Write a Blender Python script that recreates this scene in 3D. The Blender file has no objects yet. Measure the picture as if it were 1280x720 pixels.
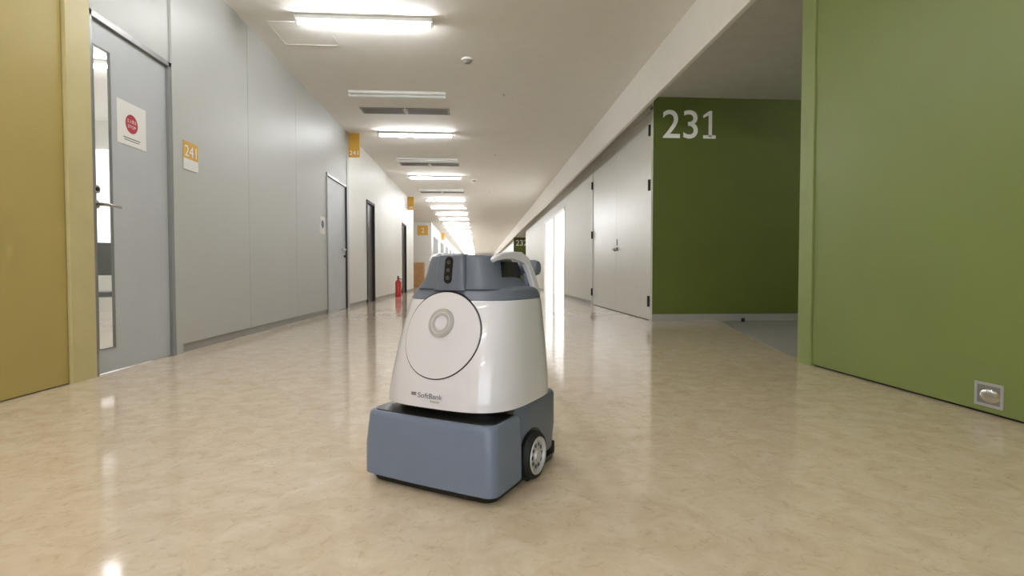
import bpy, bmesh, math
from mathutils import Vector, Matrix
S = bpy.context.scene
try:
    S.view_settings.view_transform = 'Standard'
    S.view_settings.look = 'None'
    S.view_settings.exposure = 0.5
except Exception as e:
    print(e)

# ------------------------------------------------------------------ materials
def lin(c):
    return tuple(((v/255)/12.92 if v/255 <= .04045 else ((v/255+.055)/1.055)**2.4) for v in c)
def mat(name, rgb, rough=.5, metal=0., coat=0., var=.04, scale=6., emit=None, es=0., bump=0., spec=.5):
    m = bpy.data.materials.new(name); m.use_nodes = True
    nt = m.node_tree; b = nt.nodes['Principled BSDF']
    c = lin(rgb)
    b.inputs['Roughness'].default_value = rough
    b.inputs['Metallic'].default_value = metal
    b.inputs['Coat Weight'].default_value = coat
    b.inputs['Specular IOR Level'].default_value = spec
    tc = nt.nodes.new('ShaderNodeTexCoord')
    nz = nt.nodes.new('ShaderNodeTexNoise'); nz.inputs['Scale'].default_value = scale
    nz.inputs['Detail'].default_value = 3
    nt.links.new(tc.outputs['Object'], nz.inputs['Vector'])
    cr = nt.nodes.new('ShaderNodeValToRGB')
    cr.color_ramp.elements[0].position = .3; cr.color_ramp.elements[1].position = .7
    cr.color_ramp.elements[0].color = tuple(v*(1-var) for v in c)+(1,)
    cr.color_ramp.elements[1].color = tuple(min(1, v*(1+var)) for v in c)+(1,)
    nt.links.new(nz.outputs['Fac'], cr.inputs['Fac'])
    nt.links.new(cr.outputs['Color'], b.inputs['Base Color'])
    if bump:
        bp = nt.nodes.new('ShaderNodeBump'); bp.inputs['Strength'].default_value = bump
        bp.inputs['Distance'].default_value = .01
        nt.links.new(nz.outputs['Fac'], bp.inputs['Height']); nt.links.new(bp.outputs['Normal'], b.inputs['Normal'])
    if emit:
        b.inputs['Emission Color'].default_value = lin(emit)+(1,)
        b.inputs['Emission Strength'].default_value = es
    return m

M = {}
M['ceil'] = mat('ceiling_paint', (242, 240, 234), .8, var=.015)
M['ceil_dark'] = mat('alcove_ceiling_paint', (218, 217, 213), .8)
M['silver'] = mat('silver_partition', (188, 189, 185), .46, metal=.08, var=.02, scale=1.2)
M['white'] = mat('white_wall', (222, 221, 213), .5, var=.02)
M['whitedoor'] = mat('white_door_paint', (220, 219, 212), .34, var=.015)
M['greydoor'] = mat('grey_door_paint', (188, 191, 195), .42, var=.02)
M['frame'] = mat('frame_metal', (140, 140, 138), .35, metal=.4)
M['seam'] = mat('seam_dark', (105, 103, 98), .6)
M['dark'] = mat('dark_recess', (30, 26, 24), .6)
M['brown'] = mat('dark_brown_door', (58, 42, 34), .4)
M['yellow'] = mat('gold_panel', (176, 158, 90), .45, var=.03, scale=1.5)
M['yellowpost'] = mat('gold_post', (198, 184, 134), .45)
M['green'] = mat('green_panel', (126, 140, 78), .40, var=.03, scale=1.5)
M['greenpost'] = mat('green_post', (138, 152, 92), .45)
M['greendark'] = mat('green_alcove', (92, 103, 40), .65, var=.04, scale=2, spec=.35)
M['base'] = mat('baseboard_grey', (160, 158, 152), .5)
M['greypatch'] = mat('grey_floor_patch', (140, 138, 130), .8, var=.12, scale=90)
M['fix'] = mat('fixture_white', (235, 235, 230), .4)
M['tube'] = mat('tube_lit', (255, 255, 255), .4, emit=(250, 252, 255), es=72)
M['tubeoff'] = mat('tube_off', (225, 228, 226), .3)
M['vent'] = mat('vent_grey', (150, 148, 142), .5)
M['ventd'] = mat('vent_slot', (92, 90, 86), .6)
M['signy'] = mat('sign_amber', (216, 166, 58), .5)
M['paper'] = mat('paper_white', (236, 234, 231), .6, var=.01)
M['red'] = mat('red_print', (178, 34, 52), .5)
M['redp'] = mat('red_paint', (190, 25, 20), .25, coat=.5)
M['navy'] = mat('navy_print', (50, 60, 100), .5)
M['textw'] = mat('text_white', (250, 250, 246), .5)
M['steel'] = mat('steel', (200, 198, 192), .22, metal=1., var=.02)
M['black'] = mat('black_plastic', (18, 18, 20), .35)
M['rubber'] = mat('rubber', (22, 22, 24), .7)
M['day'] = mat('daylight_pane', (255, 255, 255), .3, emit=(250, 252, 255), es=.75)
M['wood'] = mat('cabinet_wood', (176, 132, 84), .5, var=.12, scale=9)
M['rwhite'] = mat('robot_white', (222, 220, 232), .14, coat=.7, var=.005)
M['rhandle'] = mat('robot_handle_white', (208, 208, 218), .3, var=.005)
M['rgrey'] = mat('robot_grey', (100, 107, 124), .38, var=.02, scale=30)
M['rblue'] = mat('robot_bumper', (112, 123, 148), .34, var=.02, scale=30)
M['rlight'] = mat('robot_silver', (190, 190, 196), .3, metal=.3)
M['rtext'] = mat('robot_text', (70, 72, 84), .4)
g = bpy.data.materials.new('clear_glass'); g.use_nodes = True
gb = g.node_tree.nodes['Principled BSDF']; gb.inputs['Alpha'].default_value = .12; gb.inputs['Roughness'].default_value = .04
gb.inputs['Base Color'].default_value = (.8, .86, .85, 1)
M['glass'] = g

def floor_mat():
    m = bpy.data.materials.new('marbled_vinyl'); m.use_nodes = True
    nt = m.node_tree; b = nt.nodes['Principled BSDF']; L = nt.links
    tc = nt.nodes.new('ShaderNodeTexCoord')
    n1 = nt.nodes.new('ShaderNodeTexNoise'); n1.inputs['Scale'].default_value = 10; n1.inputs['Detail'].default_value = 10
    n1.inputs['Roughness'].default_value = .66; n1.inputs['Distortion'].default_value = .7
    L.new(tc.outputs['Object'], n1.inputs['Vector'])
    r1 = nt.nodes.new('ShaderNodeValToRGB')
    e = r1.color_ramp.elements
    e[0].position = .3; e[0].color = lin((209, 188, 164))+(1,)
    e[1].position = .7; e[1].color = lin((229, 214, 196))+(1,)
    k = e.new(.5); k.color = lin((220, 202, 180))+(1,)
    L.new(n1.outputs['Fac'], r1.inputs['Fac'])
    n2 = nt.nodes.new('ShaderNodeTexNoise'); n2.inputs['Scale'].default_value = 34; n2.inputs['Detail'].default_value = 7
    n2.inputs['Distortion'].default_value = 1.2
    L.new(tc.outputs['Object'], n2.inputs['Vector'])
    r2 = nt.nodes.new('ShaderNodeValToRGB')
    r2.color_ramp.elements[0].position = .26; r2.color_ramp.elements[0].color = (.74, .67, .59, 1)
    r2.color_ramp.elements[1].position = .45; r2.color_ramp.elements[1].color = (1, 1, 1, 1)
    L.new(n2.outputs['Fac'], r2.inputs['Fac'])
    mx = nt.nodes.new('ShaderNodeMix'); mx.data_type = 'RGBA'; mx.blend_type = 'MULTIPLY'; mx.inputs['Factor'].default_value = .55
    L.new(r1.outputs['Color'], mx.inputs['A']); L.new(r2.outputs['Color'], mx.inputs['B'])
    L.new(mx.outputs['Result'], b.inputs['Base Color'])
    n3 = nt.nodes.new('ShaderNodeTexNoise'); n3.inputs['Scale'].default_value = 2.2; n3.inputs['Detail'].default_value = 2
    L.new(tc.outputs['Object'], n3.inputs['Vector'])
    mr = nt.nodes.new('ShaderNodeMapRange'); mr.inputs['To Min'].default_value = .06; mr.inputs['To Max'].default_value = .15
    L.new(n3.outputs['Fac'], mr.inputs['Value']); L.new(mr.outputs['Result'], b.inputs['Roughness'])
    bp = nt.nodes.new('ShaderNodeBump'); bp.inputs['Strength'].default_value = .1; bp.inputs['Distance'].default_value = .01
    L.new(n3.outputs['Fac'], bp.inputs['Height']); L.new(bp.outputs['Normal'], b.inputs['Normal'])
    b.inputs['Specular IOR Level'].default_value = 1.0
    return m
M['floor'] = floor_mat()

# ------------------------------------------------------------------ mesh builder
class MB:
    def __init__(s): s.bm = bmesh.new(); s.mats = []
    def mi(s, m):
        if m not in s.mats: s.mats.append(m)
        return s.mats.index(m)
    def face(s, pts, m, smooth=False):
        f = s.bm.faces.new([s.bm.verts.new(p) for p in pts]); f.material_index = s.mi(m); f.smooth = smooth
    def box(s, lo, hi, m, bev=0, seg=2):
        lo, hi = [min(a, b) for a, b in zip(lo, hi)], [max(a, b) for a, b in zip(lo, hi)]
        r = bmesh.ops.create_cube(s.bm, size=1)
        vs = r['verts']
        for v in vs:
            v.co = Vector([lo[i]+(v.co[i]+.5)*(hi[i]-lo[i]) for i in range(3)])
        fs = set(f for v in vs for f in v.link_faces)
        for f in fs: f.material_index = s.mi(m)
        if bev:
            es = list(set(e for f in fs for e in f.edges))
            rr = bmesh.ops.bevel(s.bm, geom=es, offset=bev, segments=seg, affect='EDGES', profile=.5)
            for f in rr['faces']: f.material_index = s.mi(m); f.smooth = True
    def cyl(s, p0, p1, r, m, r2=None, seg=24, cap=True):
        p0, p1 = Vector(p0), Vector(p1); d = p1-p0
        q = d.to_track_quat('Z', 'Y').to_matrix().to_4x4()
        mt = Matrix.Translation((p0+p1)/2) @ q
        rr = bmesh.ops.create_cone(s.bm, cap_ends=cap, segments=seg, radius1=r, radius2=r if r2 is None else r2, depth=d.length, matrix=mt)
        for f in set(f for v in rr['verts'] for f in v.link_faces):
            f.material_index = s.mi(m); f.smooth = len(f.verts) == 4
    def rings(s, rs, m, cap0=True, cap1=True, closed=True, mfun=None):
        vv = [[s.bm.verts.new(p) for p in r] for r in rs]
        n = len(rs[0])
        for i in range(len(vv)-1):
            for j in range(n if closed else n-1):
                k = (j+1) % n
                f = s.bm.faces.new([vv[i][j], vv[i][k], vv[i+1][k], vv[i+1][j]]); f.material_index = s.mi(m); f.smooth = True
        if cap0: f = s.bm.faces.new(list(reversed(vv[0]))); f.material_index = s.mi(m)
        if cap1: f = s.bm.faces.new(vv[-1]); f.material_index = s.mi(m)
    def tube(s, pts, r, m, seg=12):
        pts = [Vector(p) for p in pts]; rs = []
        up = Vector((0, 0, 1))
        for i, p in enumerate(pts):
            t = (pts[min(i+1, len(pts)-1)]-pts[max(i-1, 0)]).normalized()
            a = t.cross(up) if abs(t.dot(up)) < .95 else t.cross(Vector((1, 0, 0)))
            a.normalize(); b = a.cross(t).normalized()
            rs.append([p+a*math.cos(2*math.pi*j/seg)*r+b*math.sin(2*math.pi*j/seg)*r for j in range(seg)])
        s.rings(rs, m)
    def plate(s, poly, axis, c0, c1, m):
        def P(a, b, c):
            return {'x': (c, a, b), 'y': (a, c, b), 'z': (a, b, c)}[axis]
        A = [s.bm.verts.new(P(a, b, c0)) for a, b in poly]; B = [s.bm.verts.new(P(a, b, c1)) for a, b in poly]
        n = len(poly); fs = [s.bm.faces.new(A), s.bm.faces.new(B)]
        for i in range(n): fs.append(s.bm.faces.new([A[i], A[(i+1) % n], B[(i+1) % n], B[i]]))
        for f in fs: f.material_index = s.mi(m)
    def build(s, name, parent=None, angle=35):
        bmesh.ops.recalc_face_normals(s.bm, faces=s.bm.faces)
        me = bpy.data.meshes.new(name); s.bm.to_mesh(me); s.bm.free()
        for m in s.mats: me.materials.append(M[m])
        try: me.set_sharp_from_angle(angle=math.radians(angle))
        except Exception as e: print(e)
        o = bpy.data.objects.new(name, me); S.collection.objects.link(o)
        if parent: o.parent = parent
        return o
def empty(name, loc=(0, 0, 0), rz=0):
    o = bpy.data.objects.new(name, None); o.empty_display_size = .1
    S.collection.objects.link(o); o.location = loc; o.rotation_euler = (0, 0, rz)
    return o
def text_mb(mb, body, w, h, fn, m, bold=0.0):
    cu = bpy.data.curves.new('t', 'FONT'); cu.body = body; cu.size = 1; cu.offset = bold; cu.resolution_u = 6
    ob = bpy.data.objects.new('t', cu); S.collection.objects.link(ob)
    bpy.context.view_layer.update()
    dg = bpy.context.evaluated_depsgraph_get()
    me = bpy.data.meshes.new_from_object(ob.evaluated_get(dg))
    xs = [v.co.x for v in me.vertices]; ys = [v.co.y for v in me.vertices]
    x0, x1, y0, y1 = min(xs), max(xs), min(ys), max(ys)
    vs = [mb.bm.verts.new(fn((v.co.x-x0)/(x1-x0)*w, (v.co.y-y0)/(y1-y0)*h)) for v in me.vertices]
    for p in me.polygons:
        try:
            f = mb.bm.faces.new([vs[i] for i in p.vertices]); f.material_index = mb.mi(m)
        except Exception: pass
    bpy.data.objects.remove(ob); bpy.data.meshes.remove(me); bpy.data.curves.remove(cu)

XL, XR, HC = -2.28, 2.22, 3.07
Y0, Y1 = -6.0, 70.0

# ------------------------------------------------------------------ floor / ceiling
b = MB(); b.box((-8, Y0, -.1), (8, Y1, 0), 'floor')
b.plate([(2.25, 3.5), (2.62, 5.0), (3.12, 6.62), (5.98, 6.62), (5.98, 3.5)], 'z', -.01, .002, 'greypatch'); b.build('floor')  # speckled grey patch with a slanted edge on the alcove floor
b = MB(); b.box((-8, Y0, HC), (2.0, Y1, HC+.12), 'ceil'); b.box((1.96, Y0, 2.58), (2.0, Y1, HC), 'ceil')
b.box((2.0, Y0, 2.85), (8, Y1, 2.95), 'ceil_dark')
b.build('ceiling')

# ------------------------------------------------------------------ left wall
b = MB()
TX = XL-.14
def L(y0, y1, z0, z1, m, px=0.): b.box((TX, y0, z0), (XL+px, y1, z1), m)
L(Y0, 1.0, 0, HC, 'yellow'); L(1.006, 3.078, .006, HC, 'yellow'); L(1.0, 1.006, 0, HC, 'dark', -.005)
L(3.078, 3.086, 0, HC, 'seam', -.006)
L(3.086, 3.27, 0, HC, 'yellowpost', .02)
L(3.27, 4.11, 2.17, HC, 'silver')
L(4.11, 4.20, 0, HC, 'silver', .015)
for y0, y1 in [(4.20, 5.44), (5.446, 6.82), (6.826, 8.14)]:
    L(y0, y1, .07, HC, 'silver')
L(5.44, 5.446, .07, HC, 'seam', -.006); L(6.82, 6.826, .07, HC, 'seam', -.006)
L(8.14, 9.36, 2.13, HC, 'silver')
L(9.36, 9.5, .0, HC, 'silver', .01)
for y0, y1 in [(9.5, 11.0), (11.8, 13.3), (13.306, 14.8), (14.806, 16.0)]:
    L(y0, y1, .07, HC, 'white')
L(11.0, 11.8, 2.12, HC, 'white'); L(16.0, 16.9, 2.12, HC, 'white')
L(16.9, 18.8, .07, HC, 'white')
L(26, 27, 0, HC, 'white')
for i in range(8):
    y = 27+i*5
    L(y, y+5, 0, 1.0, 'white'); L(y, y+5, 2.5, HC, 'white'); L(y+4.2, y+5, 1.0, 2.5, 'white')
L(67, Y1, 0, HC, 'white')
b.box((-6, 26, 0), (TX, 26.14, HC), 'white'); b.box((-6, 18.66, 0), (TX, 18.8, HC), 'white'); b.box((-6.1, 18.66, 0), (-6, 26.1, HC), 'white')
b.build('wall_left')
b = MB()
for y0, y1 in [(4.20, 8.14), (9.5, 11.0), (11.8, 16.0), (16.9, 18.8)]:
    b.box((TX, y0, .0), (XL-.012, y1, .07), 'base')
b.build('baseboard_left')
b = MB()
for i in range(8):
    y = 27+i*5
    b.box((TX+.03, y, 1.0), (TX+.05, y+4.2, 2.5), 'day')
    for k in range(4): b.box((TX+.04, y+1.05*k, 1.0), (XL, y+1.05*k+.04, 2.5), 'frame')
b.build('window_1')

# ------------------------------------------------------------------ door 241 (left)
D = empty('door_1')
b = MB()
b.box((TX, 3.27, 0), (XL+.012, 3.30, 2.17), 'frame'); b.box((TX, 4.075, 0), (XL+.012, 4.11, 2.17), 'frame'); b.box((TX, 3.27, 2.135), (XL+.012, 4.11, 2.17), 'frame')
b.build('frame', D)
b = MB()
dx0, dx1 = XL-.024, XL-.01
g0, g1, gz0, gz1 = 3.330, 3.482, .15, 1.99
b.box((dx0, 3.303, .006), (dx1, g0, 2.132), 'greydoor'); b.box((dx0, g1, .006), (dx1, 4.072, 2.132), 'greydoor')
b.box((dx0, g0, .006), (dx1, g1, gz0), 'greydoor'); b.box((dx0, g0, gz1), (dx1, g1, 2.132), 'greydoor')
t = .006
b.box((dx0, g0, gz0), (dx1+.003, g0+t, gz1), 'frame'); b.box((dx0, g1-t, gz0), (dx1+.003, g1, gz1), 'frame')
b.box((dx0, g0, gz0), (dx1+.003, g1, gz0+t), 'frame'); b.box((dx0, g0, gz1-t), (dx1+.003, g1, gz1), 'frame')
b.build('leaf', D)
b = MB(); b.box((XL-.019, g0+t, gz0+t), (XL-.015, g1-t, gz1-t), 'glass'); b.build('glazing', D)
b = MB()
b.cyl((dx1, 3.325, 1.03), (dx1+.012, 3.325, 1.03), .026, 'steel'); b.tube([(dx1, 3.325, 1.03), (dx1+.05, 3.327, 1.03), (dx1+.06, 3.345, 1.03), (dx1+.06, 3.46, 1.028)], .010, 'steel')
b.cyl((dx1, 3.325, 1.12), (dx1+.018, 3.325, 1.12), .024, 'steel'); b.cyl((dx1+.018, 3.325, 1.12), (dx1+.022, 3.325, 1.12), .012, 'dark')
b.build('lever_handle', D)
b = MB(); xs = dx1+.003
b.box((dx1+.0005, 3.535, 1.455), (xs, 3.825, 1.735), 'paper')
n = 40
b.plate([(3.675+.062*math.cos(2*math.pi*i/n), 1.60+.062*math.sin(2*math.pi*i/n)) for i in range(n)], 'x', xs, xs+.0006, 'red')
text_mb(b, "立入禁止", .095, .024, lambda x, y: (xs+.0012, 3.628+x, 1.606+y), 'paper')
text_mb(b, "STOP", .08, .02, lambda x, y: (xs+.0012, 3.635+x, 1.572+y), 'paper')
b.box((xs, 3.59, 1.50), (xs+.0006, 3.76, 1.506), 'seam'); b.box((xs, 3.60, 1.486), (xs+.0006, 3.75, 1.491), 'seam')
b.build('paper_notice', D)

# room behind door 241
b = MB()
b.box((-7.1, 1.5, 0), (-7.0, 9.1, HC), 'white'); b.box((-7, 9.0, 0), (TX, 9.1, HC), 'white'); b.box((-7, 1.5, 0), (TX, 1.6, HC), 'white')
b.build('wall_classroom')
b = MB(); b.box((-6.99, 3, 1.0), (-6.95, 8.6, 2.5), 'day'); b.box((-6.4, 8.94, .9), (-4.9, 8.98, 2.6), 'day')
for y in (3, 4.4, 5.8, 7.2, 8.56): b.box((-6.95, y, 1.0), (-6.9, y+.05, 2.5), 'frame')
b.build('window_2')
C = empty('office_chair', (-2.86, 4.22, 0), .6)
b = MB()
for sx in (-.2, .2):
    b.tube([(sx, -.2, .0), (sx, -.18, .44), (sx, .18, .44), (sx, .26, .02)], .012, 'steel'); b.tube([(sx, .17, .44), (sx, .24, .84)], .012, 'steel')
b.build('legs', C)
b = MB(); b.box((-.22, -.22, .44), (.22, .2, .48), 'black', .015); b.build('seat', C)
b = MB(); b.box((-.21, .2, .6), (.21, .235, .86), 'black', .012); b.build('backrest', C)
def lamp(x0, x1, y, z, lit):
    b = MB()
    b.box((x0, y-.05, z-.035), (x1, y+.05, z-.0005), 'fix', .004)
    b.box((x0, y-.02, z-.075), (x0+.025, y+.02, z-.035), 'fix'); b.box((x1-.025, y-.02, z-.075), (x1, y+.02, z-.035), 'fix')
    b.cyl((x0+.025, y, z-.058), (x1-.025, y, z-.058), .016, 'tube' if lit else 'tubeoff', seg=10)
    b.build('ceiling_light')
lamp(-4.9, -3.6, 3.2, HC, True); lamp(-4.9, -3.6, 6.5, HC, True); lamp(-4.9, -3.6, 4.9, HC, True)  # unseen lamps added to brighten the room behind the door glass
lamp(4.4, 5.7, 4.2, 2.85, True)  # unseen lamp added behind the green panel to brighten the alcove

# label plate 241, paper, flag signs
b = MB()
b.box((XL, 4.27, 1.50), (XL+.004, 4.48, 1.65), 'signy'); b.box((XL, 4.27, 1.43), (XL+.0055, 4.48, 1.515), 'paper')
text_mb(b, "241", .17, .085, lambda x, y: (XL+.006, 4.285+x, 1.535+y), 'textw')
b.build('room_label')
b = MB(); b.box((XL, 7.80, 1.19), (XL+.004, 8.05, 1.44), 'paper')
b.plate([(7.92+.06*math.cos(2*math.pi*i/n), 1.33+.06*math.sin(2*math.pi*i/n)) for i in range(n)], 'x', XL+.004, XL+.005, 'navy')
b.build('paper_notice')
def flag(y, txt, z0=2.65, z1=3.05):
    b = MB(); b.box((XL, y, z0), (XL+.2, y+.02, z1), 'signy'); b.box((XL, y+.004, z1), (XL+.2, y+.016, HC), 'signy')
    text_mb(b, txt, .15, .075, lambda x, yy: (XL+.025+x, y-.001, z0+.04+yy), 'textw')
    b.build('flag_sign')
flag(9.5, "241"); flag(17.3, "242"); flag(33, "243")
# door 2
D = empty('door_2'); b = MB()
b.box((TX, 8.14, 0), (XL+.012, 8.18, 2.13), 'frame'); b.box((TX, 9.30, 0), (XL+.012, 9.36, 2.13), 'dark'); b.box((TX, 8.14, 2.09), (XL+.012, 9.36, 2.13), 'frame'); b.build('frame', D)
b = MB(); b.box((dx0, 8.183, .006), (dx1, 9.297, 2.088), 'greydoor'); b.box((dx1-.01, 9.02, 1.0), (dx1+.04, 9.2, 1.03), 'steel'); b.cyl((dx1, 9.2, .9), (dx1+.03, 9.2, .9), .02, 'dark'); b.build('leaf', D)
# dark doors
for y0, y1, nm in [(11.0, 11.8, 'door_3'), (16.0, 16.9, 'door_4')]:
    D = empty(nm); b = MB()
    b.box((TX, y0, 0), (XL+.015, y0+.05, 2.12), 'dark'); b.box((TX, y1-.05, 0), (XL+.015, y1, 2.12), 'dark'); b.box((TX, y0, 2.07), (XL+.015, y1, 2.12), 'dark'); b.build('frame', D)
    b = MB(); b.box((dx0-.05, y0+.053, .006), (dx1-.02, y1-.053, 2.067), 'brown'); b.cyl((dx1-.02, y0+.12, 1.0), (dx1+.03, y0+.12, 1.0), .02, 'steel'); b.build('leaf', D)
# extinguisher
b = MB(); ex, ey = -2.05, 13.7
prof = [(.075, .0), (.08, .03), (.08, .36), (.065, .41), (.03, .44), (.03, .47)]
b.rings([[(ex+r*math.cos(2*math.pi*j/24), ey+r*math.sin(2*math.pi*j/24), z) for j in range(24)] for r, z in prof], 'redp')
b.box((ex-.02, ey-.09, .47), (ex+.02, ey+.03, .50), 'black', .005); b.box((ex-.02, ey-.1, .52), (ex+.02, ey+.03, .54), 'black', .005)
b.cyl((ex, ey, .46), (ex, ey, .53), .02, 'black'); b.tube([(ex+.02, ey, .48), (ex+.1, ey, .45), (ex+.11, ey, .3), (ex+.09, ey, .12)], .012, 'black')
b.build('fire_extinguisher')
# cabinet
b = MB(); b.box((-3.0, 23.6, 0.0), (-2.42, 24.1, 1.08), 'wood', .01); b.box((-2.99, 23.585, .05), (-2.715, 23.6, 1.03), 'wood'); b.box((-2.705, 23.585, .05), (-2.43, 23.6, 1.03), 'wood')
b.box((-2.73, 23.57, .55), (-2.722, 23.585, .65), 'steel'); b.box((-2.698, 23.57, .55), (-2.69, 23.585, .65), 'steel'); b.build('wooden_cabinet')
b = MB(); b.box((-2.95, 25.98, 2.45), (-2.45, 26.0, 2.92), 'signy'); text_mb(b, "2", .14, .22, lambda x, y: (-2.77+x, 25.975, 2.57+y), 'textw'); b.build('floor_sign')

# ------------------------------------------------------------------ right wall
b = MB(); TR = XR+.14
def R(y0, y1, z0, z1, m, px=0.): b.box((XR-px, y0, z0), (TR, y1, z1), m)
R(Y0, .5, .012, 2.85, 'green'); R(.506, 3.372, .012, 2.85, 'green'); R(.5, .506, 0, 2.85, 'dark', -.006)
R(Y0, 3.37, 0, .012, 'dark', -.02)
R(3.372, 3.378, 0, 2.85, 'seam', -.006); R(3.378, 3.52, 0, 2.85, 'greenpost', .01)
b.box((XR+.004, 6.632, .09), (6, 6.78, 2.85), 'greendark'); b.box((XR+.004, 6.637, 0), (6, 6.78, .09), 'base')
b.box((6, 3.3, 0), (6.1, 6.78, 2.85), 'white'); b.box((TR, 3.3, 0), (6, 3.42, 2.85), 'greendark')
R(6.64, 6.70, 0, 2.85, 'white'); R(6.70, 10.2, 2.71, 2.85, 'white'); R(10.2, 13.5, 0, 2.85, 'white')
R(13.5, 17.8, 2.32, 2.85, 'white'); R(17.8, 24.8, 0, 2.85, 'white')
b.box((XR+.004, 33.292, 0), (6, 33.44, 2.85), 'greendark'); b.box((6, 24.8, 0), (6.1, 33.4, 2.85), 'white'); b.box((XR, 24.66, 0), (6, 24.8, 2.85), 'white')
R(33.3, Y1, 0, 2.85, 'white')
b.build('wall_right')
b = MB(); b.box((XR-.008, 10.2, 0), (XR, 13.5, .07), 'base'); b.box((XR-.008, 17.8, 0), (XR, 24.8, .07), 'base'); b.build('baseboard_right')
b = MB(); b.box((XR+.05, 13.5, .0), (XR+.07, 17.8, 2.32), 'day')
for y in (13.5, 15.6, 17.75): b.box((XR-.01, y, 0), (XR+.08, y+.05, 2.32), 'whitedoor')
b.box((XR-.01, 13.5, 2.28), (XR+.08, 17.8, 2.33), 'whitedoor'); b.build('window_3')
def one(b, x0, w, z0, h, y):
    s = w*.27; cx = x0+w*.56
    b.plate([(cx-s/2, z0+.02), (cx+s/2, z0+.02), (cx+s/2, z0+h), (cx-s*.3, z0+h), (x0, z0+h*.84), (x0, z0+h*.74), (cx-s/2, z0+h*.84)], 'y', y, y+.003, 'textw')
    b.box((x0, y, z0), (x0+w, y+.003, z0+.042), 'textw')
b = MB(); text_mb(b, "23", .46, .36, lambda x, y: (2.338+x, 6.628, 2.33+y), 'textw', .006); one(b, 2.868, .165, 2.335, .35, 6.627); b.build('number_sign')
b = MB(); text_mb(b, "232", .72, .36, lambda x, y: (2.36+x, 33.288, 2.33+y), 'textw', .012); b.build('number_sign')
# double door
D = empty('door_5')
b = MB(); b.box((XR-.012, 6.66, 0), (XR, 6.72, 2.74), 'whitedoor'); b.box((XR-.012, 10.15, 0), (XR, 10.2, 2.74), 'whitedoor'); b.box((XR-.012, 6.66, 2.70), (XR, 10.2, 2.74), 'whitedoor'); b.build('frame', D)
b = MB(); b.box((XR+.002, 6.726, .01), (XR+.05, 8.43, 2.695), 'whitedoor'); b.box((XR+.002, 8.436, .01), (XR+.05, 10.144, 2.695), 'whitedoor')
b.box((XR+.03, 6.70, .0), (XR+.06, 10.17, 2.71), 'seam'); b.build('leaves', D)
b = MB()
for y in (6.72, 10.15):
    for z in (.25, 1.75, 2.45) if y < 7 else (.25, 1.35, 2.3):
        b.cyl((XR-.02, y, z-.07), (XR-.02, y, z+.07), .016, 'dark', seg=12); b.box((XR-.014, y-.03, z-.07), (XR-.012, y+.04, z+.07), 'dark')
b.build('hinges', D)
b = MB()
for y in (8.36, 8.5): b.cyl((XR+.002, y, 1.0), (XR-.012, y, 1.0), .03, 'seam'); b.cyl((XR-.012, y, 1.0), (XR-.045, y, 1.0), .014, 'steel')
b.box((XR-.002, 8.35, 1.06), (XR+.002, 8.39, 1.16), 'seam'); b.build('handles', D)
# recessed pull in green panel
D = empty('flush_pull'); b = MB()
b.box((XR-.004, 2.085, .035), (XR, 2.215, .047), 'rlight'); b.box((XR-.004, 2.085, .128), (XR, 2.215, .14), 'rlight'); b.box((XR-.004, 2.085, .047), (XR, 2.097, .128), 'rlight'); b.box((XR-.004, 2.203, .047), (XR, 2.215, .128), 'rlight')
b.build('rim', D)
b = MB()
b.box((XR-.002, 2.097, .047), (XR-.0008, 2.203, .128), 'frame')
b.rings([[(XR-.002-d, 2.145+r*1.3*math.cos(2*math.pi*j/32), .083+r*.8*math.sin(2*math.pi*j/32)) for j in range(32)] for r, d in ((.036, 0), (.030, .003), (.02, .007), (.008, .008))], 'steel')
b.build('cup', D)
# door stop
b = MB(); b.cyl((3.33, 6.45, 0.002), (3.33, 6.45, .045), .022, 'black'); b.cyl((3.33, 6.45, .045), (3.33, 6.45, .052), .026, 'steel'); b.build('door_stop')

# ------------------------------------------------------------------ ends
b = MB(); b.box((-8, Y1, 0), (8, Y1+.1, HC), 'white'); b.build('wall_end')
b = MB(); b.box((XL, Y0-.1, 0), (XR, Y0, .3), 'white'); b.box((XL, Y0-.1, 2.9), (XR, Y0, HC), 'white')
for x in (XL, -1.16, -.03, 1.09, XR-.06): b.box((x, Y0-.08, .3), (x+.06, Y0-.02, 2.9), 'frame')
b.build('wall_back')

# ------------------------------------------------------------------ ceiling fixtures
fx0, fx1 = -1.74, -.44
k = -5
while 5.24+2.08*k < 68:
    y = 5.24+2.08*k
    lit = k <= 0 or k in (2, 4) or k >= 6
    lamp(fx0, fx1, y, HC, lit); k += 1
for y in (8.15, 12.1, 16.2, 20.4, 24.5):
    b = MB()
    for x0, x1 in ((-1.75, -1.10), (-1.08, -.43)):
        b.box((x0, y-.14, HC-.012), (x1, y+.14, HC-.0005), 'vent')
        for i in range(7): b.box((x0+.03, y-.12+i*.035, HC-.014), (x1-.03, y-.10+i*.035, HC-.0125), 'ventd')
    b.build('air_vent')
b = MB(); b.box((-2.05, 5.35, HC-.006), (-1.5, 5.86, HC-.0005), 'ceil'); 
for lo, hi in (((-2.06, 5.34), (-1.49, 5.352)), ((-2.06, 5.858), (-1.49, 5.87)), ((-2.06, 5.34), (-2.048, 5.87)), ((-1.502, 5.34), (-1.49, 5.87))):
    b.box((lo[0], lo[1], HC-.009), (hi[0], hi[1], HC-.0005), 'fix')
b.build('ceiling_hatch')
for x, y in ((-.12, 6.15), (-.1, 14)):
    b = MB(); b.cyl((x, y, HC-.02), (x, y, HC-.0005), .07, 'fix'); b.cyl((x, y, HC-.045), (x, y, HC-.02), .035, 'base', r2=.055); b.build('smoke_detector')
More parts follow.
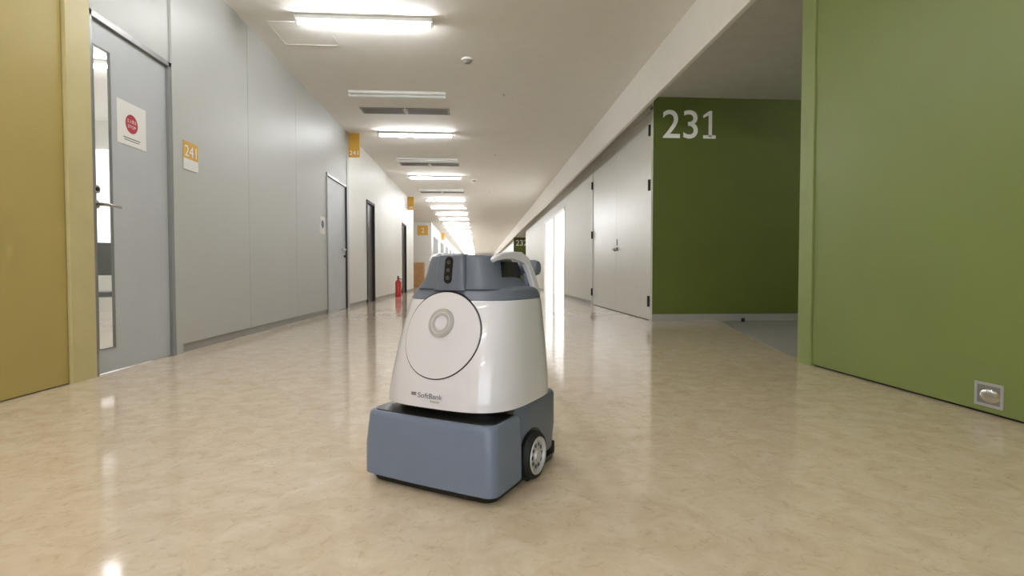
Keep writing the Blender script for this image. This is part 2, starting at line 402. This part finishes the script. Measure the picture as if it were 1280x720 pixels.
for x, y in ((.35, 7.3), (.35, 11), (.35, 16)):
    b = MB(); b.cyl((x, y, HC-.006), (x, y, HC-.0005), .03, 'fix'); b.cyl((x, y, HC-.03), (x, y, HC-.006), .012, 'steel'); b.build('sprinkler_head')

# ------------------------------------------------------------------ cleaning robot
RB = empty('floor_cleaning_robot', (-.032, 1.677, 0), math.radians(-31))
def prof_shell(z):
    t = (z-.235)/.305
    tt = max(t, 0)
    return .226-.032*tt**1.4, .206-.084*tt**1.3, .235-.006*tt, 3.4-.3*min(tt, 1)
def ring(a, yf, yb, n_, z, N=120, inset=0):
    a -= inset; yf -= inset; yb -= inset
    yc = (yb-yf)/2; bb = (yb+yf)/2; out = []
    for j in range(N):
        t = 2*math.pi*j/N; c, s = math.cos(t), math.sin(t)
        out.append((a*math.copysign(abs(c)**(2/n_), c), yc+bb*math.copysign(abs(s)**(2/n_), s), z))
    return out
def fronty(x, z):
    a, yf, yb, n_ = prof_shell(z); yc = (yb-yf)/2; bb = (yb+yf)/2
    return yc-bb*(max(0, 1-abs(x/a)**n_))**(1/n_)
b = MB(); rs = []
rs.append(ring(*prof_shell(.233), .233, inset=.006)); rs.append(ring(*prof_shell(.235), .235, inset=.001))
for i in range(1, 17):
    z = .235+i*(.535-.235)/16; rs.append(ring(*prof_shell(z), z))
rs.append(ring(*prof_shell(.539), .539, inset=.002))
b.rings(rs, 'rwhite'); b.build('body_shell', RB)
b = MB()
rs = [ring(*prof_shell(.538), .538, inset=.004), ring(*prof_shell(.542), .542, inset=.0005)]
for z in (.55, .56, .567): rs.append(ring(*prof_shell(z), z, inset=.001+(z-.54)*.25))
rs += [ring(*prof_shell(.57), .573, inset=.014), ring(*prof_shell(.57), .577, inset=.03), ring(*prof_shell(.57), .580, inset=.055)]
b.rings(rs, 'rgrey'); b.build('collar', RB)
b = MB()
rs = [ring(.158, .106, .175, 4, .572), ring(.142, .099, .160, 4, .588), ring(.127, .094, .147, 4, .61), ring(.118, .09, .138, 4, .64), ring(.111, .086, .132, 4, .662), ring(.107, .082, .128, 4, .670), ring(.096, .074, .118, 4, .674)]
b.rings(rs, 'rgrey'); b.build('upper_housing', RB)
b = MB()
rs = [ring(.058, .116, -.06, 5, .568, 60), ring(.053, .114, -.06, 5, .60, 60), ring(.048, .106, -.05, 5, .655, 60), ring(.045, .102, -.05, 5, .672, 60), ring(.038, .095, -.052, 5, .677, 60)]
b.rings(rs, 'rgrey'); b.build('sensor_pod', RB)
b = MB()
def slot(y_at, hw, z0, z1, m, dy0, dy1):
    pts = []
    for j in range(17): t = math.pi*j/16; pts.append((hw*math.cos(t), z1-hw+hw*math.sin(t)))
    for j in range(17): t = math.pi+math.pi*j/16; pts.append((hw*math.cos(t), z0+hw+hw*math.sin(t)))
    A = [(x, y_at(z)+dy0, z) for x, z in pts]; B = [(x, y_at(z)+dy1, z) for x, z in pts]
    b.rings([A, B], m)
py = lambda z: -.1145+max(0, (z-.60))*.15
slot(py, .0135, .588, .668, 'black', .006, -.002)
b.build('sensor_slot', RB)
b = MB()
for z in (.605, .628, .651): b.cyl((0, py(z), z), (0, py(z)-.0035, z), .006, 'rtext', seg=20)
b.build('sensor_lenses', RB)
cz, cr_ = .44, .128
def disc(bm_, r, off, zc, m, r_in=0., edge=True, back=.004):
    N = 72
    radii = [r_in+(r-r_in)*i/6 for i in range(7)] if r_in > 0 else [r*i/8 for i in range(1, 9)]
    def P(q, t, o):
        x = q*math.cos(t); z = zc+q*math.sin(t)*.955
        return (x, fronty(x, z)-o, z)
    rs = [[P(q, 2*math.pi*j/N, off) for j in range(N)] for q in radii]
    if edge: rs.append([P(r+.0008, 2*math.pi*j/N, -back) for j in range(N)])
    if r_in > 0: rs = [[P(r_in-.0008, 2*math.pi*j/N, -back) for j in range(N)]]+rs
    bm_.rings(rs, m, cap0=(r_in == 0), cap1=False)
b = MB(); disc(b, cr_+.0036, .0012, cz, 'black', r_in=cr_-.001); b.build('plate_seam', RB)
b = MB(); disc(b, cr_, .0035, cz, 'rwhite'); b.build('round_plate', RB)
b = MB(); disc(b, .043, .0075, .474, 'rlight', r_in=.022, back=0); disc(b, .0325, .0085, .474, 'rwhite', r_in=.0305, back=0); disc(b, .022, .0045, .474, 'rwhite', edge=False)
b.build('emblem_ring', RB)
b = MB()
text_mb(b, "SoftBank", .085, .014, lambda x, y: (-.045+x, fronty(-.045+x, .262+y)-.0012, .262+y), 'rtext')
text_mb(b, "Robotics", .03, .006, lambda x, y: (.0+x, fronty(0+x, .252+y)-.0012, .252+y), 'rtext')
for z in (.267, .272):
    b.face([(-.07, fronty(-.07, z)-.0012, z), (-.052, fronty(-.052, z)-.0012, z), (-.052, fronty(-.052, z+.003)-.0012, z+.003), (-.07, fronty(-.07, z+.003)-.0012, z+.003)], 'rtext')
b.build('logo_print', RB)
b = MB(); b.rings([ring(.19, .16, .20, 3.2, .17), ring(.20, .17, .21, 3.2, .236)], 'black'); b.build('gap_band', RB)
b = MB()
rs = [ring(.200, .09, .225, 5, .035), ring(.213, .09, .240, 5, .045), ring(.219, .09, .246, 5, .12), ring(.219, .08, .244, 5, .22), ring(.216, .078, .24, 5, .229), ring(.208, .07, .23, 5, .232)]
b.rings(rs, 'rgrey'); b.build('lower_body', RB)
def bump_ring(hw, yf, yb, r, z, bow=.006):
    pts = [(-hw, yb)]
    K = 10
    pts.append((-hw, yb-.03))
    for j in range(K+1):
        t = math.pi+math.pi/2*j/K; pts.append((-hw+r+r*math.cos(t), -yf+r+r*math.sin(t)))
    for j in range(1, 12):
        x = (-hw+r)+(2*hw-2*r)*j/12; pts.append((x, -yf))
    for j in range(K+1):
        t = -math.pi/2+math.pi/2*j/K; pts.append((hw-r+r*math.cos(t), -yf+r+r*math.sin(t)))
    pts.append((hw, yb-.03)); pts.append((hw, yb))
    return [(x, y-bow*(1-(x/hw)**2) if y < yb-.02 else y, z) for x, y in pts]
b = MB()
rs = [bump_ring(.223, .231, -.08, .030, .024), bump_ring(.227, .237, -.078, .032, .028), bump_ring(.226, .237, -.078, .034, .12), bump_ring(.221, .230, -.078, .036, .197), bump_ring(.219, .227, -.078, .036, .206), bump_ring(.215, .223, -.080, .036, .2105), bump_ring(.207, .215, -.084, .03, .212)]
b.rings(rs, 'rblue'); b.build('bumper', RB)
b = MB(); b.rings([bump_ring(.208, .214, -.09, .03, .207), bump_ring(.207, .213, -.09, .03, .2145)], 'black'); b.build('bumper_gap_shade', RB)  # black plate paints in the shadow between bumper and shell
b = MB(); b.rings([bump_ring(.207, .214, .19, .03, .004), bump_ring(.216, .224, .19, .03, .027)], 'black'); b.build('brush_skirt', RB)
b = MB(); b.box((-.20, .20, .004), (.20, .235, .05), 'rubber', .006); b.build('squeegee', RB)
for s, nm in ((1, 'wheel_right'), (-1, 'wheel_left')):
    b = MB(); yc, zc = .012, .071
    def wr(r, x): return [(s*x, yc+r*math.cos(2*math.pi*j/48), zc+r*math.sin(2*math.pi*j/48)) for j in range(48)]
    b.rings([wr(.062, .19), wr(.070, .195), wr(.071, .228), wr(.066, .237), wr(.056, .238)], 'rubber', cap1=False)
    b.rings([wr(.056, .238), wr(.054, .241), wr(.048, .239), wr(.044, .233), wr(.02, .235), wr(.018, .241), wr(.004, .242)], 'rlight', cap0=False)
    for j in range(10):
        t = 2*math.pi*j/10; p = (s*.2335, yc+.032*math.cos(t), zc+.032*math.sin(t)); b.cyl((s*.2325, p[1], p[2]), (s*.2355, p[1], p[2]), .006, 'rtext', seg=10)
    b.build(nm, RB)
    b = MB(); b.rings([wr(.080, .214), wr(.080, .2205)], 'black'); b.build(nm.replace('wheel', 'wheel_well'), RB)
path = [(-.045, .655), (-.03, .664), (0, .671), (.045, .674), (.085, .671), (.112, .658), (.130, .625), (.143, .585), (.152, .545)]
for s, nm in ((1, 'handle_arm_right'), (-1, 'handle_arm_left')):
    b = MB(); rs = []
    for i, (y, z) in enumerate(path):
        y0, z0 = path[max(i-1, 0)]; y1, z1 = path[min(i+1, len(path)-1)]
        l = math.hypot(y1-y0, z1-z0); ny, nz = -(z1-z0)/l, (y1-y0)/l
        w = .005+.010*min(1, i/4)
        xo = .098+.0075*i
        sec = [(xo, -w+.003), (xo+.003, -w), (xo+.017, -w), (xo+.020, -w+.003), (xo+.020, w-.003), (xo+.017, w), (xo+.003, w), (xo, w-.003)]
        rs.append([(s*x, y+ny*q, z+nz*q) for x, q in sec])
    b.rings(rs, 'rhandle'); b.build(nm, RB)
    b = MB()
    b.plate([(-.015, .602), (.112, .602), (.108, .63), (.088, .654), (.005, .654)], 'x', s*.105, s*.1295, 'black'); b.build(nm.replace('arm', 'opening'), RB)
b = MB()
gy, gz = .178, .636
rs = []
for x, r in [(-.165, .012), (-.162, .022), (-.15, .027), (-.1, .026), (0, .025), (.1, .026), (.15, .027), (.162, .022), (.165, .012)]:
    rs.append([(x, gy+r*math.cos(2*math.pi*j/32), gz+r*math.sin(2*math.pi*j/32)) for j in range(32)])
b.rings(rs, 'rgrey'); b.box((-.06, .10, .60), (.06, .18, .655), 'rgrey', .01)
b.box((-.15, .12, .56), (-.125, .185, .62), 'rgrey', .008); b.box((.125, .13, .565), (.148, .185, .62), 'rgrey', .008)
b.build('push_grip', RB)

# ------------------------------------------------------------------ world + camera
w = bpy.data.worlds.new('World'); S.world = w; w.use_nodes = True
w.node_tree.nodes['Background'].inputs['Color'].default_value = (.88, .94, 1, 1)
w.node_tree.nodes['Background'].inputs['Strength'].default_value = 2.8
cd = bpy.data.cameras.new('cam'); co = bpy.data.objects.new('camera', cd); S.collection.objects.link(co)
cd.sensor_width = 36; cd.lens = 660/1280*36; cd.clip_start = .02; cd.clip_end = 200
co.location = (0, 0, .62)
co.rotation_euler = (math.radians(90-1.65), 0, math.radians(-3.64))
S.camera = co
